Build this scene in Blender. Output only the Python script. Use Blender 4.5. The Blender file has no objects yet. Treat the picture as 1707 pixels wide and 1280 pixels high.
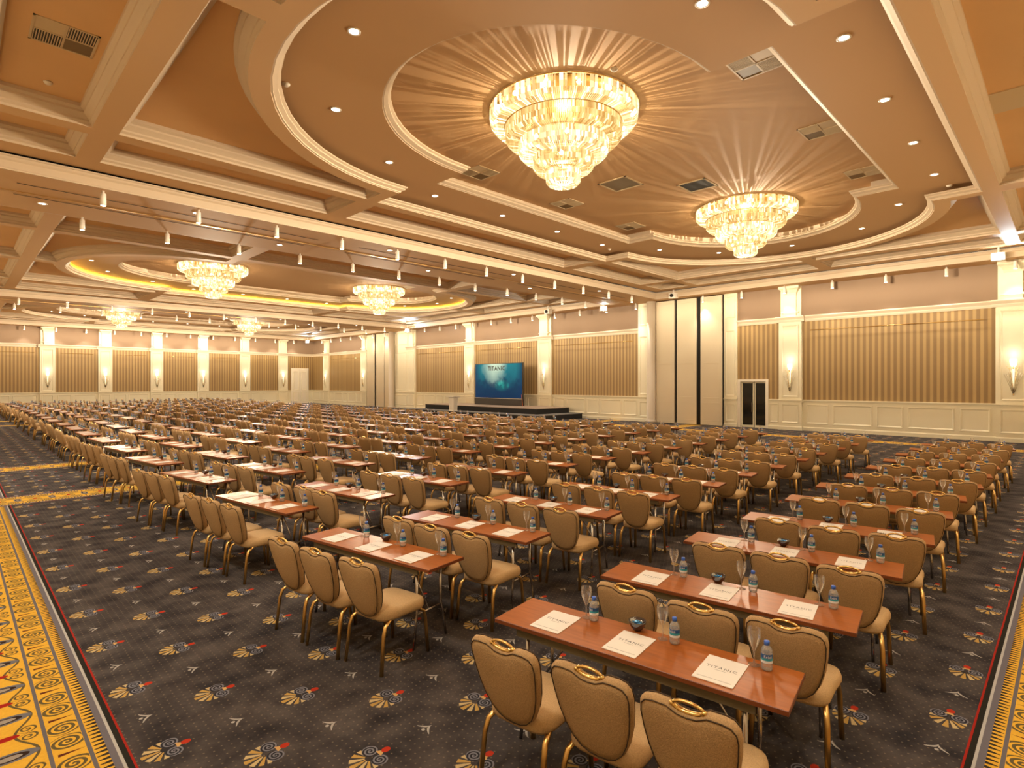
import bpy, math, random
from mathutils import Vector, Matrix
from mathutils.geometry import tessellate_polygon
R = math.radians; PI = math.pi
random.seed(7)
S = bpy.context.scene; C = S.collection

# ------------------------------------------------------------------ camera, world, exposure
cd = bpy.data.cameras.new('camera'); cam = bpy.data.objects.new('camera', cd); C.objects.link(cam)
cd.sensor_width = 36; cd.lens = 935.0 / 1707 * 36; cd.shift_y = -2.0 / 1707; cd.clip_start = .05; cd.clip_end = 200
cam.location = (0, 0, 2.32); cam.rotation_euler = (R(90), 0, R(-45)); S.camera = cam
W = bpy.data.worlds.new('world'); S.world = W; W.use_nodes = True
W.node_tree.nodes['Background'].inputs[0].default_value = (1, .85, .65, 1); W.node_tree.nodes['Background'].inputs[1].default_value = 0.05
S.view_settings.view_transform = 'Standard'; S.view_settings.look = 'None'; S.view_settings.gamma = 1
S.view_settings.use_curve_mapping = False; S.view_settings.exposure = 1.62
S.cycles.use_denoising = True; S.cycles.sample_clamp_indirect = 4; S.cycles.sample_clamp_direct = 30
S.cycles.max_bounces = 8; S.cycles.diffuse_bounces = 5; S.cycles.transparent_max_bounces = 20; S.cycles.caustics_reflective = False; S.cycles.caustics_refractive = False
WARM = (1, .83, .60); WARM2 = (1, .88, .71); COOL = (.75, .9, 1)
P_CHAND, P_STREAK, P_SPOT, P_DOWN, P_SCONCE = 860, 330, 100, 50, 2.0

# ------------------------------------------------------------------ helpers
class MB:
    def __init__(s): s.v = []; s.f = []; s.mi = []; s.m = 0; s.sm = []; s.smooth = False
    def face(s, idx): s.f.append(tuple(idx)); s.mi.append(s.m); s.sm.append(s.smooth)
    def pts(s, ps): b = len(s.v); s.v += [tuple(p) for p in ps]; return b
    def poly(s, ps): b = s.pts(ps); s.face(range(b, b + len(ps))); return s
    def box(s, x0, x1, y0, y1, z0, z1):
        b = s.pts([(x0,y0,z0),(x1,y0,z0),(x1,y1,z0),(x0,y1,z0),(x0,y0,z1),(x1,y0,z1),(x1,y1,z1),(x0,y1,z1)])
        for q in ((3,2,1,0),(4,5,6,7),(0,1,5,4),(1,2,6,5),(2,3,7,6),(3,0,4,7)): s.face([b+i for i in q])
        return s
    def rings(s, rs, cap0=True, cap1=True, closed=True):
        n = len(rs[0]); bs = [s.pts(r) for r in rs]; m = n if closed else n - 1
        for a, b in zip(bs, bs[1:]):
            for i in range(m): j = (i+1) % n; s.face((a+i, a+j, b+j, b+i))
        if closed and cap0: s.face([bs[0]+i for i in reversed(range(n))])
        if closed and cap1: s.face([bs[-1]+i for i in range(n)])
        return s
    def tube(s, path, r, n=8, closed=False, flat=1.0):
        P = [Vector(p) for p in path]; rs = []; N = len(P); up = None
        for i, p in enumerate(P):
            a = P[i-1] if (i > 0 or closed) else p; b = P[(i+1) % N] if (i < N-1 or closed) else p
            t = (b - a).normalized()
            if up is None: up = Vector((0,0,1)) if abs(t.z) < .9 else Vector((1,0,0))
            sd = t.cross(up).normalized(); up = sd.cross(t).normalized()
            rr = r[i] if isinstance(r, (list, tuple)) else r
            rs.append([p + sd*math.cos(2*PI*k/n)*rr + up*math.sin(2*PI*k/n)*rr*flat for k in range(n)])
        if closed: s.rings(rs + [rs[0]], False, False)
        else: s.rings(rs)
        return s
    def lathe(s, prof, n=16, c=(0,0,0), cap0=True, cap1=True):
        s.rings([[(c[0]+r*math.cos(2*PI*k/n), c[1]+r*math.sin(2*PI*k/n), c[2]+z) for k in range(n)] for r, z in prof], cap0, cap1); return s
    def flatpoly(s, loops, z, up=False):
        ls = [[Vector((p[0], p[1], 0)) for p in l] for l in loops]
        b = s.pts([(p.x, p.y, z) for l in ls for p in l]); al = [p for l in ls for p in l]
        for t in tessellate_polygon(ls):
            p, q, r = (al[i] for i in t); ccw = (q-p).cross(r-p).z > 0
            t = t if ccw == up else t[::-1]; s.face([b+i for i in t])
        return s
    def sweep(s, path, prof, closed=True):
        """path: 2d polyline; prof: (d, z), d measured to the left of travel"""
        n = len(path); P = [Vector(p) for p in path]; rs = []
        nor = []
        for i in range(n):
            a, b, c = P[i-1], P[i], P[(i+1) % n]
            d1 = (b-a); d2 = (c-b)
            if not closed and i == 0: d1 = d2
            if not closed and i == n-1: d2 = d1
            d1.normalize(); d2.normalize()
            n1 = Vector((-d1.y, d1.x)); n2 = Vector((-d2.y, d2.x)); m = (n1+n2)
            m = m.normalized() if m.length > 1e-6 else n1
            k = max(.35, m.dot(n1)); nor.append(m / k)
        for i in range(n): rs.append([(P[i].x+nor[i].x*d, P[i].y+nor[i].y*d, z) for d, z in prof])
        if closed: rs.append(rs[0])
        s.rings(rs, False, False, closed=False); return s
    def add(s, o, M):
        b = s.pts([M @ Vector(p) for p in o.v])
        for f, m, sm in zip(o.f, o.mi, o.sm): s.f.append(tuple(i+b for i in f)); s.mi.append(m); s.sm.append(sm)
        return s
    def mesh(s, name, mats):
        me = bpy.data.meshes.new(name); me.from_pydata(s.v, [], s.f)
        for m in (mats if isinstance(mats, (list, tuple)) else [mats]): me.materials.append(m)
        me.polygons.foreach_set('material_index', s.mi); me.polygons.foreach_set('use_smooth', s.sm); me.update(); return me
    def build(s, name, mats, parent=None): return mobj(name, s.mesh(name, mats), parent)
def offset(path, d):
    n = len(path); P = [Vector(p) for p in path]; out = []
    for i in range(n):
        d1 = (P[i]-P[i-1]).normalized(); d2 = (P[(i+1) % n]-P[i]).normalized()
        n1 = Vector((-d1.y, d1.x)); n2 = Vector((-d2.y, d2.x)); m = (n1+n2).normalized()
        q = P[i] + m*d/max(.35, m.dot(n1)); out.append((q.x, q.y))
    return out
def mobj(name, me, parent=None):
    o = bpy.data.objects.new(name, me); C.objects.link(o)
    if parent is not None: o.parent = parent
    return o
def tag(o, label=None, cat=None, group=None, kind=None):
    for k, v in (('label', label), ('category', cat), ('group', group), ('kind', kind)):
        if v: o[k] = v
    return o
def empty(name, loc, rz=0):
    o = bpy.data.objects.new(name, None); C.objects.link(o); o.location = loc; o.rotation_euler = (0, 0, rz); o.empty_display_size = .1; return o
def copy_tree(o, parent=None):
    c = o.copy(); C.objects.link(c); c.parent = parent
    for ch in KIDS.get(o.name, ()): copy_tree(ch, c)
    return c
KIDS = {}
def proto(o): # remember a prototype's children so that copies are cheap
    ks = [c for c in bpy.data.objects if c.parent == o]; KIDS[o.name] = ks
    for k in ks: proto(k)
    return o
def sideways(l, k=7, floor_=.06, gain=2.6):      # chandelier photometry: crystals throw most light sideways
    l.use_nodes = True; nt = l.node_tree; X.nt = nt; g = nt.nodes.new('ShaderNodeNewGeometry'); sp = nt.nodes.new('ShaderNodeSeparateXYZ'); nt.links.new(g.outputs['Incoming'], sp.inputs[0])
    f = X.op('POWER', 1 - xabs(X(sp.outputs[2])), float(k)) * gain + floor_; em = nt.nodes['Emission']; nt.links.new(f.k, em.inputs['Strength'])
def lamp(kind, loc, power, col, parent=None, radius=.05, rot=None, angle=None, blend=.6):
    l = bpy.data.lights.new('lamp_light', kind); l.energy = power; l.color = col; l.shadow_soft_size = radius
    if kind == 'SPOT': l.spot_size = R(angle); l.spot_blend = blend
    o = bpy.data.objects.new('lamp_light', l); C.objects.link(o); o.location = loc
    if rot: o.rotation_euler = rot
    if parent is not None: o.parent = parent
    return o
ORD = 'zeroth first second third fourth fifth sixth seventh eighth ninth tenth eleventh twelfth thirteenth fourteenth fifteenth sixteenth seventeenth eighteenth nineteenth twentieth twenty-first twenty-second twenty-third twenty-fourth twenty-fifth twenty-sixth twenty-seventh twenty-eighth twenty-ninth thirtieth'.split()

# ------------------------------------------------------------------ materials
def newmat(name):
    m = bpy.data.materials.new(name); m.use_nodes = True; nt = m.node_tree; return m, nt, nt.nodes['Principled BSDF']
def mat(name, col, rough=.6, metal=0, noise=0, scale=8, bump=0, spec=.5, coat=0, stretch=None, emit=None, es=0):
    m, nt, b = newmat(name); b.inputs['Base Color'].default_value = (*col, 1); b.inputs['Roughness'].default_value = rough; b.inputs['Metallic'].default_value = metal
    b.inputs['Specular IOR Level'].default_value = spec; b.inputs['Coat Weight'].default_value = coat
    if emit: b.inputs['Emission Color'].default_value = (*emit, 1); b.inputs['Emission Strength'].default_value = es
    if noise or bump:
        tc = nt.nodes.new('ShaderNodeTexCoord'); mp = nt.nodes.new('ShaderNodeMapping'); n = nt.nodes.new('ShaderNodeTexNoise')
        nt.links.new(tc.outputs['Object'], mp.inputs[0]); nt.links.new(mp.outputs[0], n.inputs['Vector'])
        if stretch: mp.inputs['Scale'].default_value = stretch
        n.inputs['Scale'].default_value = scale; n.inputs['Detail'].default_value = 5
        if noise:
            r = nt.nodes.new('ShaderNodeValToRGB'); nt.links.new(n.outputs[0], r.inputs[0])
            r.color_ramp.elements[0].position = .3; r.color_ramp.elements[1].position = .7
            r.color_ramp.elements[0].color = (*[c*(1-noise) for c in col], 1); r.color_ramp.elements[1].color = (*[min(1, c*(1+noise)) for c in col], 1)
            nt.links.new(r.outputs[0], b.inputs['Base Color'])
        if bump:
            bp = nt.nodes.new('ShaderNodeBump'); bp.inputs['Strength'].default_value = bump; bp.inputs['Distance'].default_value = .01
            nt.links.new(n.outputs[0], bp.inputs['Height']); nt.links.new(bp.outputs[0], b.inputs['Normal'])
    return m
def emat(name, col, st, sample=False):
    m = bpy.data.materials.new(name); m.use_nodes = True; nt = m.node_tree; nt.nodes.clear()
    e = nt.nodes.new('ShaderNodeEmission'); e.inputs[0].default_value = (*col, 1); e.inputs[1].default_value = st
    o = nt.nodes.new('ShaderNodeOutputMaterial'); nt.links.new(e.outputs[0], o.inputs[0])
    m.cycles.emission_sampling = 'AUTO' if sample else 'NONE'; return m
def glassmat(name, tint, refl=.12, body=None, bodyfac=0, rough=.03):
    m = bpy.data.materials.new(name); m.use_nodes = True; nt = m.node_tree; nt.nodes.clear(); L = nt.links.new
    t = nt.nodes.new('ShaderNodeBsdfTransparent'); t.inputs[0].default_value = (*tint, 1)
    g = nt.nodes.new('ShaderNodeBsdfGlossy'); g.inputs[0].default_value = (1, 1, 1, 1); g.inputs['Roughness'].default_value = rough
    lw = nt.nodes.new('ShaderNodeLayerWeight'); lw.inputs[0].default_value = .35
    mm = nt.nodes.new('ShaderNodeMath'); mm.operation = 'MULTIPLY_ADD'; mm.inputs[1].default_value = .8; mm.inputs[2].default_value = refl; mm.use_clamp = True
    L(lw.outputs['Fresnel'], mm.inputs[0]); mx = nt.nodes.new('ShaderNodeMixShader'); L(mm.outputs[0], mx.inputs[0]); L(t.outputs[0], mx.inputs[1]); L(g.outputs[0], mx.inputs[2])
    res = mx
    if body:
        d = nt.nodes.new('ShaderNodeBsdfDiffuse'); d.inputs[0].default_value = (*body, 1); m2 = nt.nodes.new('ShaderNodeMixShader'); m2.inputs[0].default_value = bodyfac
        L(mx.outputs[0], m2.inputs[1]); L(d.outputs[0], m2.inputs[2]); res = m2
    o = nt.nodes.new('ShaderNodeOutputMaterial'); L(res.outputs[0], o.inputs[0]); return m
class X:   # tiny expression language for shader maths
    nt = None
    def __init__(s, k): s.k = k
    @staticmethod
    def op(o, *a):
        n = X.nt.nodes.new('ShaderNodeMath'); n.operation = o
        for i, q in enumerate(a):
            if isinstance(q, X): X.nt.links.new(q.k, n.inputs[i])
            else: n.inputs[i].default_value = q
        return X(n.outputs[0])
    def __add__(s, o): return X.op('ADD', s, o)
    __radd__ = __add__
    def __sub__(s, o): return X.op('SUBTRACT', s, o)
    def __rsub__(s, o): return X.op('SUBTRACT', o, s)
    def __mul__(s, o): return X.op('MULTIPLY', s, o)
    __rmul__ = __mul__
    def __truediv__(s, o): return X.op('DIVIDE', s, o)
    def __lt__(s, o): return X.op('LESS_THAN', s, o)
    def __gt__(s, o): return X.op('GREATER_THAN', s, o)
def xf(o): return lambda *a: X.op(o, *a)
xabs, xfloor, xfract, xmin, xmax, xsqrt, xatan2, xsin = map(xf, ('ABSOLUTE', 'FLOOR', 'FRACT', 'MINIMUM', 'MAXIMUM', 'SQRT', 'ARCTAN2', 'SINE'))
def xmix(f, a, b):   # a, b: colour socket (X) or tuple
    n = X.nt.nodes.new('ShaderNodeMix'); n.data_type = 'RGBA'; X.nt.links.new(f.k, n.inputs[0])
    for i, q in ((6, a), (7, b)):
        if isinstance(q, X): X.nt.links.new(q.k, n.inputs[i])
        else: n.inputs[i].default_value = (*q, 1)
    return X(n.outputs[2])
def xpos(nt):
    X.nt = nt; g = nt.nodes.new('ShaderNodeNewGeometry'); sp = nt.nodes.new('ShaderNodeSeparateXYZ'); nt.links.new(g.outputs['Position'], sp.inputs[0])
    return X(sp.outputs[0]), X(sp.outputs[1]), X(sp.outputs[2]), g
def xnoise(nt, g, scale, detail=3):
    n = nt.nodes.new('ShaderNodeTexNoise'); n.inputs['Scale'].default_value = scale; n.inputs['Detail'].default_value = detail; nt.links.new(g.outputs['Position'], n.inputs['Vector']); return X(n.outputs[0])
def band(b, lo, hi): return (b > lo) * (b < hi)

def carpet():
    m, nt, bs = newmat('carpet_pile'); x, y, z, g = xpos(nt)
    n1 = xnoise(nt, g, 3.5, 6); n2 = xnoise(nt, g, 45, 2)
    col = xmix(xmin(xmax((n1 - .33) * 2.9, 0), 1), (.024, .020, .020), (.105, .088, .078)); col = xmix(n2 * .5, col, (.035, .034, .045))
    # field dots
    dx = xfract(x / .052) - .5; dy = xfract(y / .052 + xfloor(x / .052) * .5) - .5
    col = xmix(((dx*dx + dy*dy) < .014) * .45, col, (.24, .19, .13))
    # lattice of palmettes and little birds
    u = (x - .95) / .4355; v = (y - .61) / .493; i = xfloor(u + .5); j = xfloor(v + .5)
    du = (u - i) * .4355; dv = (v - j) * .493; par = xfract((i + j) / 2) > .25; av = xabs(dv); nonpar = 1 - par
    px = du - .01; rp = xsqrt(px*px + dv*dv); ap = xatan2(dv, 0 - px); aa = xabs(ap)
    pet = (xabs(xfract(ap / .47 + .5) - .5) < .31) * (rp > .03) * (rp < (.135 - .022*aa)) * (aa < 1.7)
    col = xmix(pet * par, col, xmix(xfract(ap / .94 + .25) > .5, (.46, .29, .08), (.52, .40, .20)))
    sx = du - .045; sy = av - .055; sr = xsqrt(sx*sx + sy*sy); sa = xatan2(sx, sy)
    col = xmix((sr < .052) * par, col, (.025, .024, .03))
    col = xmix((sr < .052) * (xfract(sr / .022 + sa / (2*PI)) < .5) * par, col, (.18, .18, .21))
    col = xmix(band(du, .07, .105) * (av < (.12 - du) * .6) * par, col, (.55, .34, .13))
    rx = (du - .125) / .03; ry = dv / .024; col = xmix(((rx*rx + ry*ry) < 1) * par, col, (.42, .035, .015))
    gull = (xabs(du - (.040 - xsqrt(av)*.25)) < (.014 - av*.17)) * (av < .066)
    bx = du + .022; gull = xmax(gull, (bx*bx + dv*dv) < .00016)
    col = xmix(gull * nonpar, col, (.38, .36, .33))
    # borders
    def bb(q, lo, w=1.1): return xmin(q - lo, (lo + w) - q)
    by = bb(y, -.62)
    for lo in (14.2, 19.6, 40.2, 45.0): by = xmax(by, bb(y, lo))
    bxx = xmax(bb(x, -.3), bb(x, 25.2)); iny = by > 0
    b = iny * by + (1 - iny) * bxx; s = iny * x + (1 - iny) * y
    Yl = (.62, .30, .025); Gr = (.13, .12, .13); Ol = (.11, .085, .035)
    bc = xmix(n2, (.60, .33, .03), (.74, .44, .055))
    t = (b - .10) / .06
    bc = xmix(band(b, .10, .16) * (xabs(xfract(s / .05) - .5) < (.33 - t*.25)), bc, (.03, .025, .02))
    bc = xmix(band(b, .165, .188), bc, Gr); bc = xmix(band(b, .352, .374), bc, Gr)
    sp = xfract(s / .495) * .495; d = xabs(sp - .2475) - .1; e = b - .268; r = xsqrt(d*d + e*e*.9)
    bc = xmix((r < .094) * band(b, .19, .35) * (xfract(r / .034 + xatan2(e, d) / (2*PI)) < .55), bc, Ol)
    bc = xmix((xmin(sp, .495 - sp) < (b - .19) * .12) * band(b, .19, .33), bc, (.10, .02, .012))
    s2 = xfract(s / .53) * .53; wv = .455 + xsin(s * (2*PI/.53)) * .05
    bc = xmix((xabs(b - wv) < .009) * (b > .38), bc, Ol)
    d2 = xabs(s2 - .1325) - .055; e2 = b - .44; r2 = xsqrt(d2*d2 + e2*e2)
    bc = xmix((r2 < .052) * (b > .378) * (xfract(r2 / .03 + xatan2(e2, d2) / (2*PI)) < .45), bc, Ol)
    ex = (s2 - .40) / .06; ey = (b - .55) / .15; q = ex*ex + ey*ey
    bc = xmix((q < 1) * (b > .38), bc, (.14, .14, .16)); bc = xmix((q < .45) * (b > .38), bc, (.03, .015, .01)); bc = xmix((q < .2) * (b > .38), bc, (.30, .26, .22))
    ex = (s2 - .1325) / .03; ey = (b - .55) / .07; bc = xmix(((ex*ex + ey*ey) < 1), bc, (.34, .015, .01))
    bc = xmix(b < .10, bc, (.14, .13, .15)); bc = xmix(b < .062, bc, (.42, .41, .39)); bc = xmix(b < .045, bc, (.02, .018, .014)); bc = xmix(b < .013, bc, (.32, .02, .012))
    col = xmix(b > 0, col, bc)
    nt.links.new(col.k, bs.inputs['Base Color']); bs.inputs['Roughness'].default_value = .95; bs.inputs['Specular IOR Level'].default_value = .1
    bp = nt.nodes.new('ShaderNodeBump'); bp.inputs['Strength'].default_value = .35; bp.inputs['Distance'].default_value = .01
    nt.links.new(xnoise(nt, g, 260, 1).k, bp.inputs['Height']); nt.links.new(bp.outputs[0], bs.inputs['Normal']); return m
def stripes(axis):
    m, nt, bs = newmat('striped_wallpaper'); x, y, z, g = xpos(nt); q = (x, y)[axis]
    f = xfract(q / .235); tri = xabs(f - .5) * 2
    col = xmix(tri > .5, (.255, .158, .06), (.44, .295, .115)); col = xmix((xabs(tri - .55) < .09) * .6, col, (.33, .205, .08))
    col = xmix(xnoise(nt, g, 60, 2) * .25, col, (.22, .14, .07)); nt.links.new(col.k, bs.inputs['Base Color']); bs.inputs['Roughness'].default_value = .6; return m
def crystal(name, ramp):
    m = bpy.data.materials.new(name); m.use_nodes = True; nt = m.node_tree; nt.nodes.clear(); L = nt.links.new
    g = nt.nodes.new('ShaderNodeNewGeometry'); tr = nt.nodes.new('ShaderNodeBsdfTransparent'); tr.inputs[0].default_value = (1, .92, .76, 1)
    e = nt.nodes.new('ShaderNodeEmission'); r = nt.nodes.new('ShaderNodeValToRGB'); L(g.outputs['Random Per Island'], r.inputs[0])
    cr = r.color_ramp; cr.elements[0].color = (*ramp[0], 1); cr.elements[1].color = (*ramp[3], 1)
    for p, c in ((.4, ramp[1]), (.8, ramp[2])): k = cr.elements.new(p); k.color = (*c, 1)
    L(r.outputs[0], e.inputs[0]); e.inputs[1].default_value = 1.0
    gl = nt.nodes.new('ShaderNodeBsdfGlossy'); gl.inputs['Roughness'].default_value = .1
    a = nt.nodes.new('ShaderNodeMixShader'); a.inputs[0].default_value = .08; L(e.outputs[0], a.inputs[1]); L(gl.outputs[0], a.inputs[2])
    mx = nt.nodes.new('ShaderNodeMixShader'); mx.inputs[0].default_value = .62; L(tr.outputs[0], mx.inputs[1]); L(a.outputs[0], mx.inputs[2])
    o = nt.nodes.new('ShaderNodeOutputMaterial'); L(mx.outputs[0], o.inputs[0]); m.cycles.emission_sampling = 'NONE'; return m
def screenmat():
    m = bpy.data.materials.new('underwater_screen'); m.use_nodes = True; nt = m.node_tree; b = nt.nodes['Principled BSDF']
    x, y, z, g = xpos(nt); u = (32.2 - y) / 5.0; v = (z - 1.22) / 2.5      # screen's own width and height
    n = xnoise(nt, g, 1.6, 5); n2 = xnoise(nt, g, .8, 3)
    col = xmix(xmin(xmax(v*1.1 + n*.5 - .35, 0), 1), (.002, .022, .06), (.006, .15, .17))
    du = u - .42 + (n2 - .5) * .3; dv = 1.05 - v; beam = xmax(0, 1 - xsqrt(du*du*9 + dv*dv*1.3) * 1.1)
    col = xmix(xmin(beam*1.2, 1), col, (.46, .56, .40))
    gx = (u - .58) / .17; gy = (v - .36) / .18; col = xmix(xmax(0, 1 - (gx*gx + gy*gy)) * .8, col, (.02, .34, .27))
    shp = xmin(xmax((n - .42 + (.45 - v)*.8) * 6, 0), 1) * (v < .62); col = xmix(shp * .75, col, (.001, .018, .05))
    ed = xmin(xmax((xabs(u - .5) - .36) * 8, 0), 1); col = xmix(ed * .8, col, (.002, .022, .065))
    nt.links.new(col.k, b.inputs['Emission Color']); b.inputs['Emission Strength'].default_value = .5
    b.inputs['Base Color'].default_value = (.004, .004, .005, 1); b.inputs['Roughness'].default_value = .6; b.inputs['Specular IOR Level'].default_value = .1; m.cycles.emission_sampling = 'NONE'; return m

M = dict(
    cream=mat('cream_paint', (.76, .70, .52), .45), white=mat('white_plaster', (.80, .74, .62), .5), ovaldim=mat('dimmed_oval_taupe', (.49, .29, .128), .75), taupe=mat('taupe_ceiling_paint', (.66, .40, .18), .75, noise=.04, scale=.6),  # oval ceiling colour: coffer taupe with its dimmer lighting put into the tone
    frieze=mat('taupe_wall_paint', (.25, .168, .108), .8), soffit=mat('soffit_paint', (.55, .345, .165), .7), partition=mat('beige_partition_vinyl', (.60, .51, .36), .6),
    molding=mat('ceiling_molding_plaster', (.55, .435, .305), .55), rail=mat('rail_plaster', (.66, .57, .43), .5), dark=mat('black_gap', (.012, .01, .008), .7), gold=mat('brushed_gold', (.72, .46, .16), .28, 1), brass=mat('polished_brass', (.85, .58, .22), .2, 1),
    chrome=mat('chrome', (.55, .52, .50), .18, 1), fabric=mat('taupe_chair_fabric', (.455, .30, .15), .85, noise=.2, scale=160, bump=.25, spec=.2),
    seatfab=mat('beige_seat_fabric', (.58, .40, .21), .85, noise=.12, scale=140, bump=.2, spec=.2), piping=mat('dark_piping', (.06, .035, .018), .8),
    wood=mat('cherry_laminate', (.335, .098, .018), .34, noise=.16, scale=7, stretch=(6, .6, 1), spec=.16), edge=mat('table_edge', (.17, .045, .012), .4), apron=mat('olive_apron', (.10, .085, .05), .5),
    paper=mat('white_paper', (.80, .77, .73), .7), ink=mat('grey_ink', (.06, .06, .065), .7), inkl=mat('light_ink', (.42, .42, .42), .7),
    bottle=glassmat('clear_plastic', (.95, .97, 1), .10, (.8, .82, .85), .22), cap=mat('blue_cap', (.05, .16, .70), .35), label=mat('navy_label', (.012, .09, .30), .4), label2=mat('teal_label', (.03, .34, .46), .4), labelw=mat('white_label', (.75, .8, .85), .4),
    glass=glassmat('clear_glass', (.97, .97, .96), .07, (.9, .88, .84), .09), bowl=glassmat('dark_blue_glass', (.10, .16, .28), .25, (.01, .02, .05), .35), candy=mat('blue_foil', (.08, .30, .62), .22, .7),
    black=mat('black_cloth', (.008, .008, .009), .8), stage=mat('stage_deck', (.30, .22, .16), .5), grey=mat('grey_carpet', (.12, .11, .10), .9), lectern=mat('white_lectern', (.74, .68, .58), .4),
    vent=mat('vent_beige', (.55, .42, .25), .5), ventd=mat('vent_dark', (.03, .025, .02), .6), ventm=mat('vent_bronze', (.16, .10, .04), .5), hatch=mat('hatch_panel', (.20, .15, .09), .6),
    fixture=mat('white_fixture', (.75, .70, .62), .4), smoke=mat('detector_white', (.7, .62, .5), .5), doorglass=mat('dark_door_glass', (.012, .012, .011), .08), column=mat('column_paint', (.50, .42, .32), .4),
    spotglow=emat('spot_lens', (1, .80, .50), 14), downglow=emat('downlight_lens', (1, .86, .66), 9), bulb=emat('bulb_glow', (1, .85, .55), 9), sconceglow=emat('sconce_shade', (1, .82, .52), 1.2), cove=emat('cove_strip', (1, .68, .08), 16, True), proj=emat('projector_beam', (.8, .93, 1), 30),
    rodglass=glassmat('glass_rods', (.78, .70, .55), .08), screenbase=mat('screen_base', (.035, .028, .022), .5), orange=mat('orange_flag', (.30, .07, .025), .6))
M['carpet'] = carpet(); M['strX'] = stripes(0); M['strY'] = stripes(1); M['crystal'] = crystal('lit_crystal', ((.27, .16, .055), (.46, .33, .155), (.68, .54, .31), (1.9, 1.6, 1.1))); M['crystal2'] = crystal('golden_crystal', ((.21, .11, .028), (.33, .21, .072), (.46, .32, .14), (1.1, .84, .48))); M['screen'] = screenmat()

# ------------------------------------------------------------------ room constants
X0, X1, Y0, Y1 = -1.35, 29.35, -2.1, 61.6
ZS, ZF, ZP, ZR, ZI = 7.05, 7.45, 7.8, 7.75, 8.2       # soffit, frame, coffer panel, ring ceiling, inner ceiling
SX0, SX1 = -.3, 28.3
SECT = [(-1.03, 16.73, 7.85), (20.17, 41.2, 30.75), (44.6, 60.55, 52.4)]
def struct(name, mb, mats): o = mb.build(name, mats); o['kind'] = 'structure'; return o

floor = struct('floor', MB().poly([(X0-.3, Y0-.3, 0), (X1+1.2, Y0-.3, 0), (X1+1.2, Y1+.3, 0), (X0-.3, Y1+.3, 0)]), M['carpet'])

# ------------------------------------------------------------------ ceiling
rects = [[(SX0, a), (SX1, a), (SX1, b), (SX0, b)] for a, b, c in SECT]
ceiling = struct('ceiling', MB().flatpoly([[(X0-.3, Y0-.3), (X1+1.2, Y0-.3), (X1+1.2, Y1+.3), (X0-.3, Y1+.3)]] + [r[::-1] for r in rects], ZS), M['soffit'])
MB().box(X0-.3, X1+1.2, Y0-.3, Y1+.3, 8.6, 8.7).build('ceiling_slab', M['dark'], ceiling)
def arc(cx, cy, a, b, t0, t1, n): return [(cx + a*math.cos(t0+(t1-t0)*i/n), cy + b*math.sin(t0+(t1-t0)*i/n)) for i in range(n+1)]
def oval(cx, cy, hx, hy, hn, a, b):   # straight sides, stepped in, rounded ends; counter-clockwise
    r = arc(cx+hx, cy, a, b, -PI/2, PI/2, 28); l = arc(cx-hx, cy, a, b, PI/2, 3*PI/2, 28)
    return [(cx-hx, cy-hy), (cx+hx, cy-hy)] + r + [(cx+hx, cy+hy), (cx-hx, cy+hy)] + l
crownP = [(0, ZS), (.03, ZS), (.03, ZS+.035), (0, ZS+.05), (0, ZS+.21), (.035, ZS+.25), (.035, ZS+.30), (.06, ZS+.31), (.06, ZS+.335), (-.12, ZS+.335), (-.12, ZF)]
cofP = [(0, ZF), (0, ZF+.05), (.05, ZF+.08), (.05, ZF+.12), (.15, ZF+.20), (.15, ZF+.24), (.21, ZF+.28), (.21, ZP)]
outP = [(-.30, ZR), (-.30, ZF+.12), (.10, ZF+.14), (.17, ZF+.17), (.17, ZF+.14), (.12, ZF+.115), (.12, ZF+.085), (.035, ZF+.05), (.035, ZF+.02), (0, ZF+.02), (0, ZF)][::-1]
inP = [(0, ZR), (0, ZR+.02), (.035, ZR+.02), (.035, ZR+.05), (.12, ZR+.09), (.12, ZR+.125), (.17, ZR+.15), (.17, ZR+.18), (.10, ZR+.16), (-.3, ZR+.12), (-.3, ZI)]
def shift(path, dy): return [(p[0], p[1]+dy) for p in path]
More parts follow.
